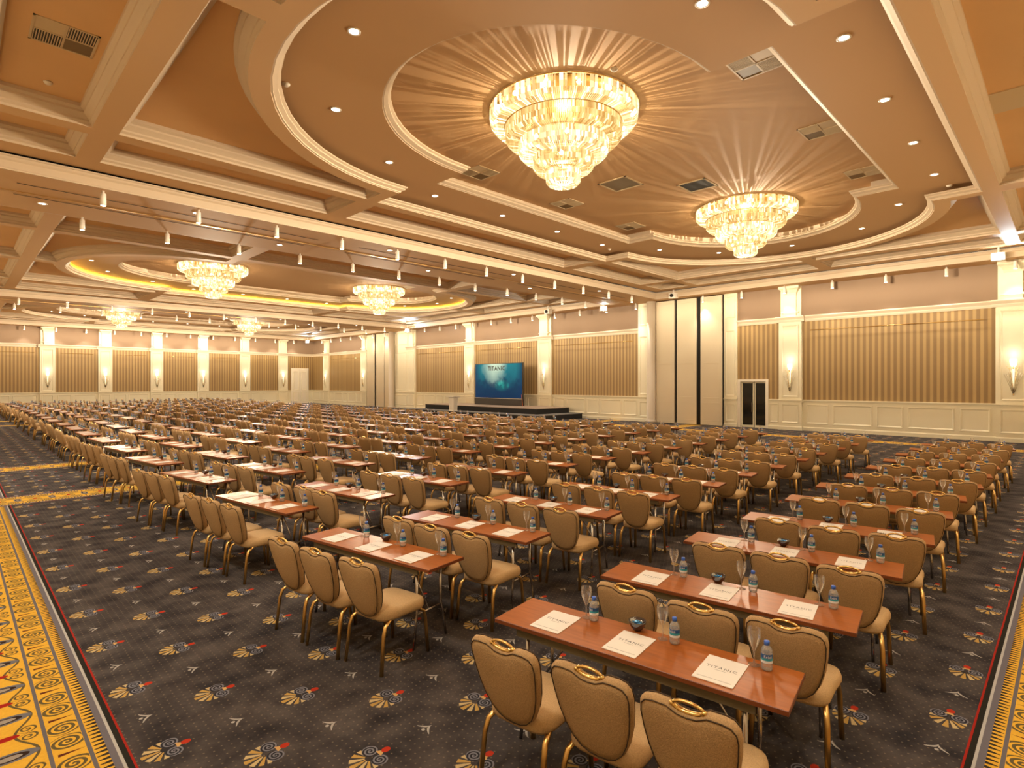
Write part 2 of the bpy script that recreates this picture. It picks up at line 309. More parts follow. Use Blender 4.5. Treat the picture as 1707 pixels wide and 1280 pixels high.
for si, (a, b, yc) in enumerate(SECT):
    so = oval(14.08, yc, 5.5, 6.14, 5.05, 5.08, 5.05); sn = oval(14.05, yc, 4.68, 4.42, 3.38, 3.95, 3.38)
    cofs = []
    ya, yb = a + .7, b - .7
    for lo, hi in ((2.45, 8.1), (8.7, 19.3), (19.9, 25.55), (.35, 2.0), (26.0, 27.65)):
        cofs.append([(lo, yc+6.5), (hi, yc+6.5), (hi, yb), (lo, yb)]); cofs.append([(lo, ya), (hi, ya), (hi, yc-6.5), (lo, yc-6.5)])
    for lo, hi in ((.35, 2.0), (26.0, 27.65)):
        cofs.append([(lo, yc+.25), (hi, yc+.25), (hi, yc+6.1), (lo, yc+6.1)]); cofs.append([(lo, yc-6.1), (hi, yc-6.1), (hi, yc-.25), (lo, yc-.25)])
    rr = 5.42
    for sx in (-1, 1):
        for sy in (-1, 1):
            cx = 14.08 + sx*5.5; t0 = math.asin(.25/rr); t1 = math.acos(.35/rr)
            p = [(2.45 if sx < 0 else 25.55, yc + sy*.25)] + [(cx + sx*rr*math.cos(t0+(t1-t0)*k/16), yc + sy*rr*math.sin(t0+(t1-t0)*k/16)) for k in range(17)]
            p += [(cx + sx*.35, yc + sy*6.1), (2.45 if sx < 0 else 25.55, yc + sy*6.1)]
            if sx*sy < 0: p = p[::-1]
            ar = sum(p[i-1][0]*p[i][1] - p[i][0]*p[i-1][1] for i in range(len(p)))
            cofs.append(p if ar > 0 else p[::-1])
    MB().flatpoly([rects[si]] + [so[::-1]] + [c[::-1] for c in cofs], ZF).build('ceiling_frame', M['soffit'], ceiling)
    for c in cofs:
        MB().sweep(c, cofP).build('coffer_molding', M['molding'], ceiling)
        MB().flatpoly([offset(c, .2)], ZP).build('coffer_panel', M['taupe'], ceiling)
    MB().sweep(rects[si], crownP).build('crown_molding', M['molding'], ceiling)
    MB().sweep(so, outP).build('oval_molding', M['molding'], ceiling)
    MB().flatpoly([offset(so, -.31), sn[::-1]], ZR).build('oval_ceiling', M['ovaldim'], ceiling)
    MB().sweep(sn, inP).build('oval_molding', M['molding'], ceiling)
    MB().flatpoly([offset(sn, -.31)], ZI).build('oval_ceiling', M['ovaldim'], ceiling)
    if si == 1:
        MB().sweep(offset(so, -.16), [(-.03, ZF+.16), (-.03, ZF+.19), (.03, ZF+.19), (.03, ZF+.16)]).build('cove_light_strip', M['cove'], ceiling)
# partition tracks and slots in the beam soffits
for y0 in (18.45, 42.9):
    MB().box(X0, X1, y0-.035, y0+.035, ZS-.012, ZS+.02).build('partition_track', M['gold'], ceiling)
    for dy in (-.78, .28):
        for k in range(3): MB().box(1.1+k*9, 8.6+k*9, y0+dy-.02, y0+dy+.02, ZS-.004, ZS+.02).build('slot_diffuser', M['dark'], ceiling)

# ------------------------------------------------------------------ walls
ZB, ZC, ZRL, ZRT = .19, 1.48, 5.3, 5.58
PD = .2
def on_right(u, d, z): return (X1 - d, u, z)          # wall frame -> world (u along, d out of wall)
def on_far(u, d, z): return (u, Y1 - d, z)
def wbox(fr, u0, u1, d0, d1, z0, z1, name, m, par):
    mb = MB(); a = fr(u0, d0, z0); b = fr(u1, d1, z1)
    mb.box(min(a[0], b[0]), max(a[0], b[0]), min(a[1], b[1]), max(a[1], b[1]), z0, z1); return mb.build(name, m, par)
def wextr(fr, u0, u1, prof, name, m, par):              # profile (d,z) run along the wall with closed ends
    mb = MB(); mb.rings([[fr(u, d, z) for d, z in prof] for u in (u0, u1)]); return mb.build(name, m, par)
def wframe(fr, u0, u1, z0, z1, d, par, w=.07, t=.03, name='panel_molding', m=None):
    mb = MB(); P = [(u0, z0), (u1, z0), (u1, z1), (u0, z1)]; k = []
    for ins, dd in ((0, 0), (.012, t), (w*.6, t*.75), (w, 0)):
        k.append([fr(u, d+dd, z) for u, z in [(u0+ins, z0+ins), (u1-ins, z0+ins), (u1-ins, z1-ins), (u0+ins, z1-ins)]])
    mb.rings(k, False, False); return mb.build(name, m or M['cream'], par)
RAILP = [(0, ZRL), (.03, ZRL), (.05, ZRL+.08), (.05, ZRL+.12), (.14, ZRL+.23), (.14, ZRT), (0, ZRT)]
CAPP = [(0, 1.36), (.015, 1.36), (.03, 1.42), (.06, 1.45), (.06, ZC+.02), (0, ZC+.02)]
BASEP = [(0, 0), (.035, 0), (.035, .15), (.02, .19), (0, .19)]
def shiftp(p, d): return [(q[0]+d if q[0] > 0 else 0, q[1]) for q in p]
def pilaster(fr, u0, u1, wall, upper=True, panel=True):
    wbox(fr, u0, u1, 0, PD, 0, ZRL+.02, 'pilaster', M['cream'], wall)
    wextr(fr, u0-.03, u1+.03, shiftp(BASEP, PD), 'pilaster_base', M['cream'], wall); wextr(fr, u0-.05, u1+.05, shiftp(CAPP, PD), 'dado_cap', M['cream'], wall)
    wextr(fr, u0-.12, u1+.12, shiftp(RAILP, PD), 'rail_molding', M['rail'], wall)
    if panel:
        wframe(fr, u0+.14, u1-.14, 1.62, 5.16, PD, wall); wframe(fr, u0+.14, u1-.14, .34, 1.27, PD, wall)
    if upper:
        c = (u0+u1)/2; w = (u1-u0)*.36; wbox(fr, u0+.06, u1-.06, 0, .10, ZRT-.01, ZS, 'upper_pilaster', M['cream'], wall)
        wbox(fr, c-w*.72, c+w*.72, .1, .22, ZRT, ZS-.02, 'corbel_shaft', M['cream'], wall)
        mb = MB(); prof = [(.10, 6.10), (.26, 6.13), (.34, 6.5), (.44, 6.75), (.60, 6.88), (.62, ZS-.01), (.10, ZS-.01)]
        # capital flares out towards the soffit
        mb.rings([[fr(c-w*k, d, z) for d, z in ((.1, zz), (.1+dd, zz))] + [fr(c+w*k, d, z) for d, z in ((.1+dd, zz), (.1, zz))] for k, dd, zz in ((.75, .14, 6.62), (.8, .17, 6.72), (1.0, .26, 6.86), (1.22, .36, 6.93), (1.22, .36, ZS-.005))])
        mb.build('capital', M['cream'], wall); wbox(fr, c-w*1.05, c+w*1.05, .1, .27, ZRT+.16, ZRT+.22, 'collar', M['cream'], wall)
def bay(fr, u0, u1, wall, m, rod=True, pats=(1.0, 1.65), skip=None):
    wbox(fr, u0, u1, 0, .02, ZC-.1, ZRL+.05, 'wallpaper', m, wall)
    wbox(fr, u0, u1, 0, .03, 0, ZC-.05, 'wainscot', M['cream'], wall)
    wextr(fr, u0, u1, shiftp(BASEP, .03), 'wainscot_base', M['cream'], wall); wextr(fr, u0, u1, shiftp(CAPP, .03), 'dado_cap', M['cream'], wall)
    wextr(fr, u0, u1, RAILP, 'rail_molding', M['rail'], wall)
    u = u0 + .07; k = 0; L = u1 - u0 - .14; seq = []; t = 0
    while t < L - .5: seq.append(pats[k % 2] + .19); t += seq[-1]; k += 1
    sc = L / t
    for w in seq: wframe(fr, u+.095*sc, u+(w-.095)*sc, .34, 1.27, .03, wall); u += w*sc
    if rod and u1 - u0 > 2.5:
        o = MB(); o.smooth = True; o.tube([fr(u0+.35, .12, 4.86), fr(u1-.35, .12, 4.86)], .014, 6)
        for q in (u0+.6, (u0+u1)/2, u1-.6): o.tube([fr(q, .0, 4.86), fr(q, .12, 4.86)], .01, 5)
        o.build('hanging_rod', M['brass'], wall)
wr = struct('wall_right', MB().box(X1, X1+.3, 12.5, Y1+.3, 0, ZS+.4).box(X1, X1+.3, Y0-.3, 11.0, 0, ZS+.4).box(X1, X1+.3, 11.0, 12.5, 2.42, ZS+.4), M['frieze'])
wf = struct('wall_far', MB().box(X0-.3, X1, Y1, Y1+.3, 0, ZS+.4), M['frieze'])
struct('wall_left', MB().box(X0-.3, X0, Y0-.3, Y1+.3, 0, ZS+.4), M['partition']); struct('wall_near', MB().box(X0, X1, Y0-.3, Y0, 0, ZS+.4), M['partition'])
for u0, u1 in ((1.1, 2.16), (9.3, 10.36), (25.4, 26.6), (33.4, 34.6), (41.4, 42.6), (49.55, 50.75), (57.6, 58.8)): pilaster(on_right, u0, u1, wr)
bay(on_right, -2.1, 1.1, wr, M['strY'], False); bay(on_right, 2.16, 9.3, wr, M['strY']); bay(on_right, 18.5, 25.4, wr, M['strY']); bay(on_right, 26.6, 33.4, wr, M['strY']); bay(on_right, 34.6, 41.4, wr, M['strY'])
bay(on_right, 50.75, 57.6, wr, M['strY']); bay(on_right, 58.8, 61.6, wr, M['strY'], False)
# the bay with the glass door
wbox(on_right, 10.36, 10.95, 0, .02, ZC-.1, ZRL+.05, 'wallpaper', M['strY'], wr); wbox(on_right, 10.95, 12.55, 0, .02, 2.5, ZRL+.05, 'wallpaper', M['strY'], wr)
wbox(on_right, 10.36, 10.93, 0, .03, 0, ZC-.05, 'wainscot', M['cream'], wr); wextr(on_right, 10.36, 10.93, shiftp(CAPP, .03), 'dado_cap', M['cream'], wr); wextr(on_right, 10.36, 10.93, shiftp(BASEP, .03), 'wainscot_base', M['cream'], wr)
wframe(on_right, 10.44, 10.86, .34, 1.27, .03, wr); wextr(on_right, 10.36, 12.55, RAILP, 'rail_molding', M['rail'], wr)
d1 = struct('door_1', MB().box(X1-.06, X1+.3, 10.92, 11.06, 0, 2.5).box(X1-.06, X1+.3, 12.36, 12.5, 0, 2.5).box(X1-.06, X1+.3, 11.06, 12.36, 2.38, 2.5), M['white'])
for a, b in ((11.06, 11.69), (11.73, 12.36)):
    MB().box(X1+.16, X1+.18, a+.05, b-.05, .12, 2.30).build('glass_pane', M['doorglass'], d1)
    MB().box(X1+.15, X1+.19, a, b, 0, .12).box(X1+.15, X1+.19, a, b, 2.30, 2.38).box(X1+.15, X1+.19, a, a+.05, .12, 2.3).box(X1+.15, X1+.19, b-.05, b, .12, 2.3).build('door_leaf_frame', M['cream'], d1)
    MB().box(X1+.10, X1+.12, (b-.09 if a < 11.5 else a+.07), (b-.07 if a < 11.5 else a+.09), .8, 1.3).build('pull_handle', M['chrome'], d1)
MB().box(X1+.28, X1+.3, 11.0, 12.42, 0, 2.4).build('door_backing', M['dark'], d1)
# flat panels beside the folding partitions
for u0, u1 in ((12.5, 13.2), (17.7, 18.5), (42.6, 44.7)):
    wbox(on_right, u0, u1, 0, .12, 0, ZS, 'wall_panel', M['cream'], wr)
    for z0, z1 in ((.3, 1.2), (1.62, 5.1), (5.75, 6.9)): wframe(on_right, u0+.1, u1-.1, z0, z1, .12, wr)
    wextr(on_right, u0, u1, shiftp(CAPP, .12), 'dado_cap', M['cream'], wr); wextr(on_right, u0, u1, shiftp(BASEP, .12), 'wainscot_base', M['cream'], wr)
def partition(u0, edges, label):
    root = empty('folding_partition', (X1-.35, (edges[0][0]+edges[-1][1])/2, 0)); oy = root.location.y; ox = root.location.x
    tag(root, label, 'partition')
    MB().box(.16, .34, edges[0][0]-oy, edges[-1][1]-oy, .02, ZS-.02).build('dark_recess', M['dark'], root)
    for i, (a, b) in enumerate(edges):
        lf = MB().box(-.02, .1, a-oy, b-oy, .03, ZS-.06).build('leaf', M['partition'], root)
        for z0, z1 in ((.25, 1.25), (1.5, 3.4), (3.4, 6.8)):
            wframe(lambda u, d, z: (-.02-d, u-oy, z), a+.12, b-.12, z0, z1, 0, lf, w=.03, t=.006, name='leaf_molding', m=M['partition'])
partition(0, ((13.22, 14.40), (14.66, 15.82), (15.98, 17.12)), 'tall beige folding partition leaves stacked beside the dark glass door')
partition(0, ((44.9, 46.0), (46.15, 47.5), (47.9, 49.2)), 'tall beige folding partition leaves stacked left of the stage')
for u in (17.42, 44.75):
    m_ = MB(); m_.smooth = True; m_.lathe([(.36, 0), (.36, .1), (.30, .16), (.27, .2), (.27, ZS)], 24, (X1-.42, u, 0)); struct('column', m_, M['column'])
# far wall
PX = [1.26 + 4.01*k for k in range(7)]
for p in PX: pilaster(on_far, p, p+1.03, wf)
bay(on_far, X0, PX[0], wf, M['strX'], False)
for p, q in zip(PX, PX[1:]): bay(on_far, p+1.03, q, wf, M['strX'])
bay(on_far, PX[-1]+1.03, X1, wf, M['strX'], False)
d2 = struct('door_2', MB().box(26.75, 28.75, Y1-.12, Y1, 0, 3.95), M['white'])
for a, b in ((26.87, 27.72), (27.78, 28.63)):
    lf = MB().box(a, b, Y1-.16, Y1-.11, .02, 3.83).build('door_leaf', M['white'], d2); wframe(on_far, a+.12, b-.12, .3, 1.3, .16, d2); wframe(on_far, a+.12, b-.12, 1.5, 3.6, .16, d2)

# ------------------------------------------------------------------ chandeliers
def make_chandelier():
    root = empty('chandelier', (0, 0, 0)); rs = [1.58, 1.25, .96, .65, .37]; zt = [-.03, -.37, -.69, -1.0, -1.30]; rnd = random.Random(3)
    def prism(mb, r0, z0, r1, z1, t, w, th=.014):
        c, s = math.cos(t), math.sin(t); q = []
        for r, z in ((r0, z0), (r1, z1)):
            q.append([((r+dr)*c - dw*s, (r+dr)*s + dw*c, z) for dr, dw in ((-th, -w), (-th, w), (th, w), (th, -w))])
        mb.rings(q)
    for k in range(5):
        mb = MB(); r = rs[k]; rn = rs[k+1] if k < 4 else .06; z = zt[k]; n = int(2*PI*r/.038)
        for row, (ra, za, rb, zb) in enumerate(((r, z, r, z-.12), (r-.005, z-.13, r-.012, z-.235), (r-.014, z-.24, r-.075, z-.305), (r-.08, z-.308, rn, z-.335))):
            t = 0
            if k == 0 and row < 2:
                rnd = random.Random(3)
                while t < 2*PI - .03:
                    w = rnd.uniform(.007, .042)
                    if rnd.random() < .86: prism(mb, ra, za, rb, zb, t, w)
                    t += 2*w/r + rnd.uniform(.003, .016)
            else:
                nn = max(8, int(n * (ra+rb)/2 / r))
                for i in range(nn): prism(mb, ra, za, rb, zb, 2*PI*(i+.5*(row % 2))/nn, .36*2*PI*min(ra, max(rb, .12))/nn*.95)
        mb.build('crystal_tier', M['crystal' if k % 2 == 0 else 'crystal2'], root)
        g = MB(); g.smooth = True; g.tube([((r+.02)*math.cos(2*PI*i/48), (r+.02)*math.sin(2*PI*i/48), z+.012) for i in range(48)], .018 if k else .012, 6, True); g.build('gold_ring', M['gold'], root)
    cnp = MB(); cnp.smooth = True; cnp.lathe([(1.5, -.035), (1.5, 0)], 48); cnp.build('canopy', M['gold'], root)
    for k, nb in ((0, 14), (2, 8), (3, 5)):
        for i in range(nb):
            b = MB(); b.smooth = True; t = 2*PI*i/nb; b.lathe([(.012, -.05), (.042, -.03), (.048, 0), (.03, .035), (.012, .05)], 8, ((rs[k]-.1)*math.cos(t), (rs[k]-.1)*math.sin(t), zt[k]-.11)); b.build('bulb', M['bulb'], root)
    return proto(root)
ch0 = make_chandelier(); first = True
for si, (a, b, yc) in enumerate(SECT):
    for xi, cx in enumerate((9.38, 18.95)):
        o = ch0 if first else copy_tree(ch0); first = False
        o.location = (cx, yc-.04, ZI-.002)
        tag(o, 'five-tier crystal chandelier %s the stage wall, in the %s ceiling oval' % (('farther from', 'nearer to')[xi], ('nearest', 'middle', 'farthest')[si]), 'chandelier', 'crystal chandeliers')
        lamp('POINT', (cx, yc-.04, ZI-.34), P_STREAK, WARM, None, .02)
        lamp('POINT', (cx, yc-.04, ZI-.62), P_CHAND*.03, WARM, None, .35); sideways(lamp('POINT', (cx, yc-.04, ZI-1.9), P_CHAND, WARM, None, .3).data)

# ------------------------------------------------------------------ spotlights, downlights, vents
def spot_proto():
    r = empty('cylinder_spotlight', (0, 0, 0)); b = MB(); b.smooth = True; b.lathe([(.03, 0), (.03, -.06), (.062, -.07), (.066, -.36), (.052, -.365)], 14); b.build('housing', M['fixture'], r)
    l = MB(); l.lathe([(.05, -.368), (.05, -.362)], 12); l.build('lens', M['spotglow'], r); return proto(r)
sp0 = spot_proto(); nsp = 0
def spot(x, y, label, group, power=P_SPOT, rot=None):
    global nsp
    o = sp0 if nsp == 0 else copy_tree(sp0); nsp += 1; o.location = (x, y, ZS-.001); tag(o, label, 'spotlight', group)
    lamp('SPOT', (x, y, ZS-.40), power, WARM2, None, .05, rot or (0, 0, 0), 95, .8)
for bi, (ya, yb) in enumerate(((16.9, 20.02), (41.4, 44.4))):
    for li, yy in enumerate((ya, yb)):
        for k in range(12): spot(2.65 + 2.13*k, yy, 'white cylinder spotlight under the %s ceiling beam, %s line, %s from the stage wall' % (('near', 'far')[bi], ('nearer', 'farther')[li], ORD[12-k]), 'spotlights under the ceiling beams')
k = 0
for q in range(28):
    y = 1.55 + 2.1*q
    if 15.8 < y < 16.9 or 41 < y < 44.8 or y > 60: continue
    k += 1; spot(28.75, y, 'white cylinder spotlight along the stage wall, %s from the right edge' % ORD[k], 'spotlights along the stage wall', P_SPOT, (0, R(12), 0))
for q in range(28): spot(-.75, 1.55 + 2.1*q, 'white cylinder spotlight along the left wall, %s from the near corner' % ORD[q+1], 'spotlights along the left wall', P_SPOT, (0, R(-12), 0))
for q in range(13): spot(2.2 + 2.05*q, -1.5, 'white cylinder spotlight along the near wall, %s from the left' % ORD[q+1], 'spotlights along the near wall', P_SPOT, (R(-12), 0, 0))
for q in range(13): spot(2.2 + 2.05*q, 60.95, 'white cylinder spotlight along the far wall, %s from the left' % ORD[q+1], 'spotlights along the far wall', P_SPOT*.6, (R(4), 0, 0))
dl = MB(); dl.smooth = True; dl.lathe([(.105, 0), (.105, -.012), (.08, -.014), (.075, -.004)], 18); dl.m = 1; dl.lathe([(.075, -.006), (.075, -.003)], 16); dlm = dl.mesh('recessed_downlight', [M['fixture'], M['downglow']])
def down(x, y, z, label, group, power=P_DOWN):
    o = mobj('recessed_downlight', dlm); o.location = (x, y, z); tag(o, label, 'downlight', group)
    if power: lamp('SPOT', (x, y, z-.03), power, WARM2, None, .06, (0, 0, 0), 120, .9)
for si, (a, b, yc) in enumerate(SECT):
    ring = [(9.93+2.73*i, 5.25) for i in range(4)] + [(20.45, 4.08), (22.65, 2.6), (23.5, 0), (22.65, -2.6), (20.4, -4.1)] + [(18.12-2.73*i, -5.3) for i in range(4)] + [(7.6, -4.1), (5.4, -2.5), (4.4, 0), (5.4, 2.5), (7.62, 4.05)]
    for i, (x, dy) in enumerate(ring): down(x, yc+dy, ZR, 'round recessed downlight, %s clockwise from the far left of the %s ceiling oval' % (ORD[i+1], ('nearest', 'middle', 'farthest')[si]), 'downlights in the ceiling ovals')
for bi, y0 in enumerate((18.4, 42.9)):
    for i in range(8): down(1.7 + 3.13*i, y0 + (.82 if i % 2 == 0 else -1.15), ZS, 'small recessed downlight flush in the %s beam soffit, %s from the left' % (('near', 'far')[bi], ORD[i+1]), 'downlights in the beam soffits', 0)
def vent(x, y, z, label, s=.41):
    r = empty('ceiling_vent', (x, y, z)); tag(r, label, 'vent', 'square ceiling vents')
    MB().box(-s, s, -s, -s+.03, -.015, .02).box(-s, s, s-.03, s, -.015, .02).box(-s, -s+.03, -s, s, -.015, .02).box(s-.03, s, -s, s, -.015, .02).box(-.015, .015, -s, s, -.012, .02).box(-s, s, -.015, .015, -.012, .02).build('frame', M['vent'], r)
    for (qx, qy, kind) in ((-1, 1, 0), (1, 1, 1), (-1, -1, 2), (1, -1, 3)):
        x0, x1 = (-s+.03, -.015) if qx < 0 else (.015, s-.03); y0, y1 = (-s+.03, -.015) if qy < 0 else (.015, s-.03)
        MB().box(x0, x1, y0, y1, -.004, .012).build('vent_panel', M[('ventd', 'ventm', 'vent', 'ventd')[kind]], r)
        if kind in (0, 3):
            for i in range(11): yy = y0 + (y1-y0)*(i+.5)/11; xx = x0 + (x1-x0)*(i+.5)/11; (MB().box(xx-.008, xx+.004, y0, y1, -.014, 0)).build('slat', M['vent'], r)
    return r
yc = SECT[0][2]
for i, x in enumerate((10.47, 14.3, 18.02)):
    vent(x, yc+3.89, ZI, 'square four-part ceiling vent beyond the chandeliers, %s from the left' % ORD[i+1]); vent(x, yc-3.72, ZI, 'square four-part ceiling vent near the front of the oval, %s from the left' % ORD[i+1])
vent(1.27, 11.3, ZP, 'square four-part ceiling vent in the upper left coffer')
for x, y, w, lab, mm in ((14.0, 9.46, .48, 'pale square access recess in the ceiling between the two near chandeliers', 'hatch'), (15.7, 7.9, .44, 'dark square opening in the ceiling beside the second near chandelier', 'dark')):
    r = empty('ceiling_hatch', (x, y, ZI)); tag(r, lab, 'hatch')
    MB().box(-w, w, -w, -w+.05, -.02, .01).box(-w, w, w-.05, w, -.02, .01).box(-w, -w+.05, -w, w, -.02, .01).box(w-.05, w, -w, w, -.02, .01).build('frame', M['vent'], r); MB().box(-w+.05, w-.05, -w+.05, w-.05, -.006, .004).build('hatch_panel', M[mm], r)
tag(MB().box(13.95, 15.0, .3, 1.15, ZP-.02, ZP+.02).build('ceiling_panel_speaker', M['vent']), 'flat rectangular framed panel in the ceiling coffer at the upper right', 'panel')
for i, (x, y, z) in enumerate(((1.25, 13.2, ZP), (4.3, 10.1, ZR), (18.9, 13.3, ZR), (8.1, 5.6, ZR), (19.4, 2.4, ZR), (4.1, 15.2, ZP))):
    m_ = MB(); m_.smooth = True; m_.lathe([(.07, 0), (.07, -.02), (.045, -.045), (.02, -.05)], 12, (x, y, z)); tag(m_.build('smoke_detector', M['smoke']), 'small round smoke detector on the near ceiling, %s in order of distance' % ORD[i+1], 'detector', 'smoke detectors')
def projector(x, y, z, lab, rz, power, target, lit=True):
    r = empty('ceiling_projector', (x, y, z), rz); tag(r, lab, 'projector')
    MB().box(-.16, .16, -.2, .2, -.30, -.02).build('housing', M['fixture'], r); MB().box(-.03, .03, -.03, .03, -.04, .3).build('bracket', M['fixture'], r)
    ln = MB(); ln.smooth = True; ln.rings([[( .16+.0, .09*math.cos(2*PI*k/14), -.16+.09*math.sin(2*PI*k/14)) for k in range(14)], [(.22, .1*math.cos(2*PI*k/14), -.16+.1*math.sin(2*PI*k/14)) for k in range(14)]]); ln.build('lens', M['proj'] if lit else M['dark'], r)
    if lit:
        v = Vector(target) - Vector((x, y, z-.16)); off = v.normalized()*.35
        lamp('SPOT', (x+off.x, y+off.y, z-.16+off.z), power, COOL, None, .08, v.to_track_quat('-Z', 'Y').to_euler(), 110, .8)
projector(28.15, 41.05, 7.02, 'bright white projector light glaring at the beam corner left of the screen', R(-135), 500, (27, 39, 7.4))
projector(28.1, 60.3, 7.05, 'bright white projector light glaring in the far corner of the hall', R(-135), 350, (26, 57, 7.4))
projector(28.05, 20.2, 6.98, 'white projector lamp on the beam end beside the folding partition', R(-135), 120, (27, 21, 6.9))
projector(28.1, 2.0, 7.25, 'white ceiling projector above the pilaster at the right edge', R(180), 260, (25.5, -.6, 7.9))
projector(28.2, 15.6, 7.28, 'pale box projector on the crown above the folding partition', R(180), 0, (0, 0, 0), False)
projector(28.1, 24.7, 7.2, 'pale box projector on the crown above the screen', R(180), 0, (0, 0, 0), False)

# ------------------------------------------------------------------ sconces
def sconce_proto():
    r = empty('wall_sconce', (0, 0, 0)); b = MB(); b.smooth = True       # +x points out of the wall
    b.rings([[(.03, 0, 0)]*2 + [(.03, 0, 0)]*6] + [[(.02+(.02+w*.55)*max(0, math.sin(PI*k/7)), w*math.cos(PI*k/7), z) for k in range(8)] for w, z in ((.03, .97), (.09, 1.06), (.115, 1.17), (.11, 1.28))], False, False, False); b.build('shade', M['sconceglow'], r)
    g = MB(); g.smooth = True
    for s in (-1, 1): g.tube([(.05, 0, .03), (.07, s*.05, .45), (.09, s*.11, .92), (.09, s*.19, 1.0)], .008, 6)
    g.tube([(.05, 0, .0), (.05, 0, .95)], .008, 6); g.lathe([(.0, -.03), (.03, 0), (.0, .05)], 8, (.05, 0, 0)); g.lathe([(.0, .9), (.04, .96), (.0, 1.02)], 8, (.12, 0, 0)); g.build('bracket', M['brass'], r)
    for i in range(9):
        t = (i-4)/4; q = MB(); q.smooth = True; q.tube([(.05, t*.03, .05), (.08, t*.14, .4), (.09, t*.27, .74+.16*(1-abs(t)))], .009, 5); q.build('glass_rod', M['rodglass'], r)
    return proto(r)
sc0 = sconce_proto(); nsc = 0
def sconce(x, y, rz, lab):
    global nsc
    o = sc0 if nsc == 0 else copy_tree(sc0); nsc += 1; o.location = (x, y, 1.86); o.rotation_euler = (0, 0, rz); tag(o, lab, 'sconce', 'wall sconces'); o.scale = (1, 1, 1.08)
    dx, dy = math.cos(rz)*.3, math.sin(rz)*.3; lamp('POINT', (x+dx, y+dy, 3.45), P_SCONCE, WARM2, None, .08)
for u, lab in ((1.63, 'brass and glass sconce on the pilaster at the right edge'), (9.83, 'brass and glass sconce on the pilaster beside the dark glass door'), (26.0, 'brass and glass sconce on the pilaster right of the screen'), (34.0, 'brass and glass sconce on the pilaster left of the screen'), (50.15, 'brass and glass sconce beyond the stacked far partition'), (58.2, 'brass and glass sconce on the last pilaster before the far corner')): sconce(X1-PD, u, PI, lab)
for i, p in enumerate(PX[1:]): sconce(p+.515, Y1-PD, -PI/2, 'brass and glass sconce on the far wall, %s pilaster from the left' % ORD[i+1])

# ------------------------------------------------------------------ stage, screen, lectern
r = empty('stage_platform', (27.4, 29.6, 0)); tag(r, 'low two-tier stage with black skirt under the big screen', 'stage')
ox, oy = 27.4, 29.6
MB().box(25.9-ox, 29.1-ox, 23.7-oy, 35.4-oy, .66, .70).build('deck', M['stage'], r); MB().box(25.92-ox, 29.08-ox, 23.72-oy, 35.38-oy, .34, .66).build('skirt', M['black'], r)
MB().box(24.7-ox, 29.1-ox, 22.6-oy, 36.4-oy, .30, .34).build('lower_deck', M['grey'], r); MB().box(24.72-ox, 29.08-ox, 22.62-oy, 36.38-oy, 0, .30).build('lower_skirt', M['black'], r)
r = empty('video_screen', (28.3, 29.7, .7)); tag(r, 'large lit screen with a blue underwater picture standing on the stage', 'screen')
MB().box(-.12, .12, -2.5, 2.5, 0, .46).build('screen_base', M['screenbase'], r); MB().box(-.06, .06, -2.5, 2.5, .46, 3.04).build('screen_frame', M['screenbase'], r)
MB().poly([(-.066, 2.46, .52), (-.066, -2.46, .52), (-.066, -2.46, 3.0), (-.066, 2.46, 3.0)]).build('display', M['screen'], r); MB().box(-.075, -.05, -2.5, 2.5, .47, .50).build('lower_edge', M['lectern'], r)
def text_mesh(body, size, name, m, spacing=1.0, bold=0):
    cu = bpy.data.curves.new(name, 'FONT'); cu.body = body; cu.size = size; cu.align_x = 'CENTER'; cu.align_y = 'CENTER'; cu.space_character = spacing; cu.resolution_u = 2; cu.offset = bold
    t = bpy.data.objects.new(name, cu); C.objects.link(t); bpy.context.view_layer.update()
    me = bpy.data.meshes.new_from_object(t.evaluated_get(bpy.context.evaluated_depsgraph_get())); bpy.data.objects.remove(t); me.materials.clear(); me.materials.append(m); return me
wm = mobj('screen_wordmark', text_mesh('TITANIC', .44, 'screen_wordmark', M['ink'], 1.1, .012), r); wm.location = (-.072, .15, 2.66); wm.rotation_euler = (R(90), 0, R(-90))
wm = mobj('screen_caption', text_mesh('- - - - - - - - - - -', .10, 'screen_caption', M['screenbase'], 1.0), r); wm.location = (-.072, .15, 2.38); wm.rotation_euler = (R(90), 0, R(-90))
r = empty('lectern', (25.2, 31.1, .34)); tag(r, 'white lectern with a wide top standing on the stage left of the screen', 'lectern')
m_ = MB(); m_.rings([[(-a, -b, z), (a, -b, z), (a, b, z), (-a, b, z)] for a, b, z in ((.2, .26, 0), (.17, .24, .06), (.19, .30, .95))]); m_.build('body', M['lectern'], r)
m_ = MB(); m_.rings([[(-.3, -.42, .98), (.3, -.42, .93), (.3, .42, .93), (-.3, .42, .98)], [(-.3, -.42, 1.05), (.3, -.42, 1.0), (.3, .42, 1.0), (-.3, .42, 1.05)]]); m_.build('top', M['lectern'], r)
tag(MB().rings([[(28.0, 26.95, .7), (28.05, 26.95, .7), (28.05, 27.0, .7), (28.0, 27.0, .7)], [(28.02, 27.08, 1.5), (28.05, 27.08, 1.5), (28.05, 27.11, 1.5), (28.02, 27.11, 1.5)]]).build('stage_cable_cover', M['orange']), 'narrow orange upright strip leaning at the right side of the screen', 'strip')

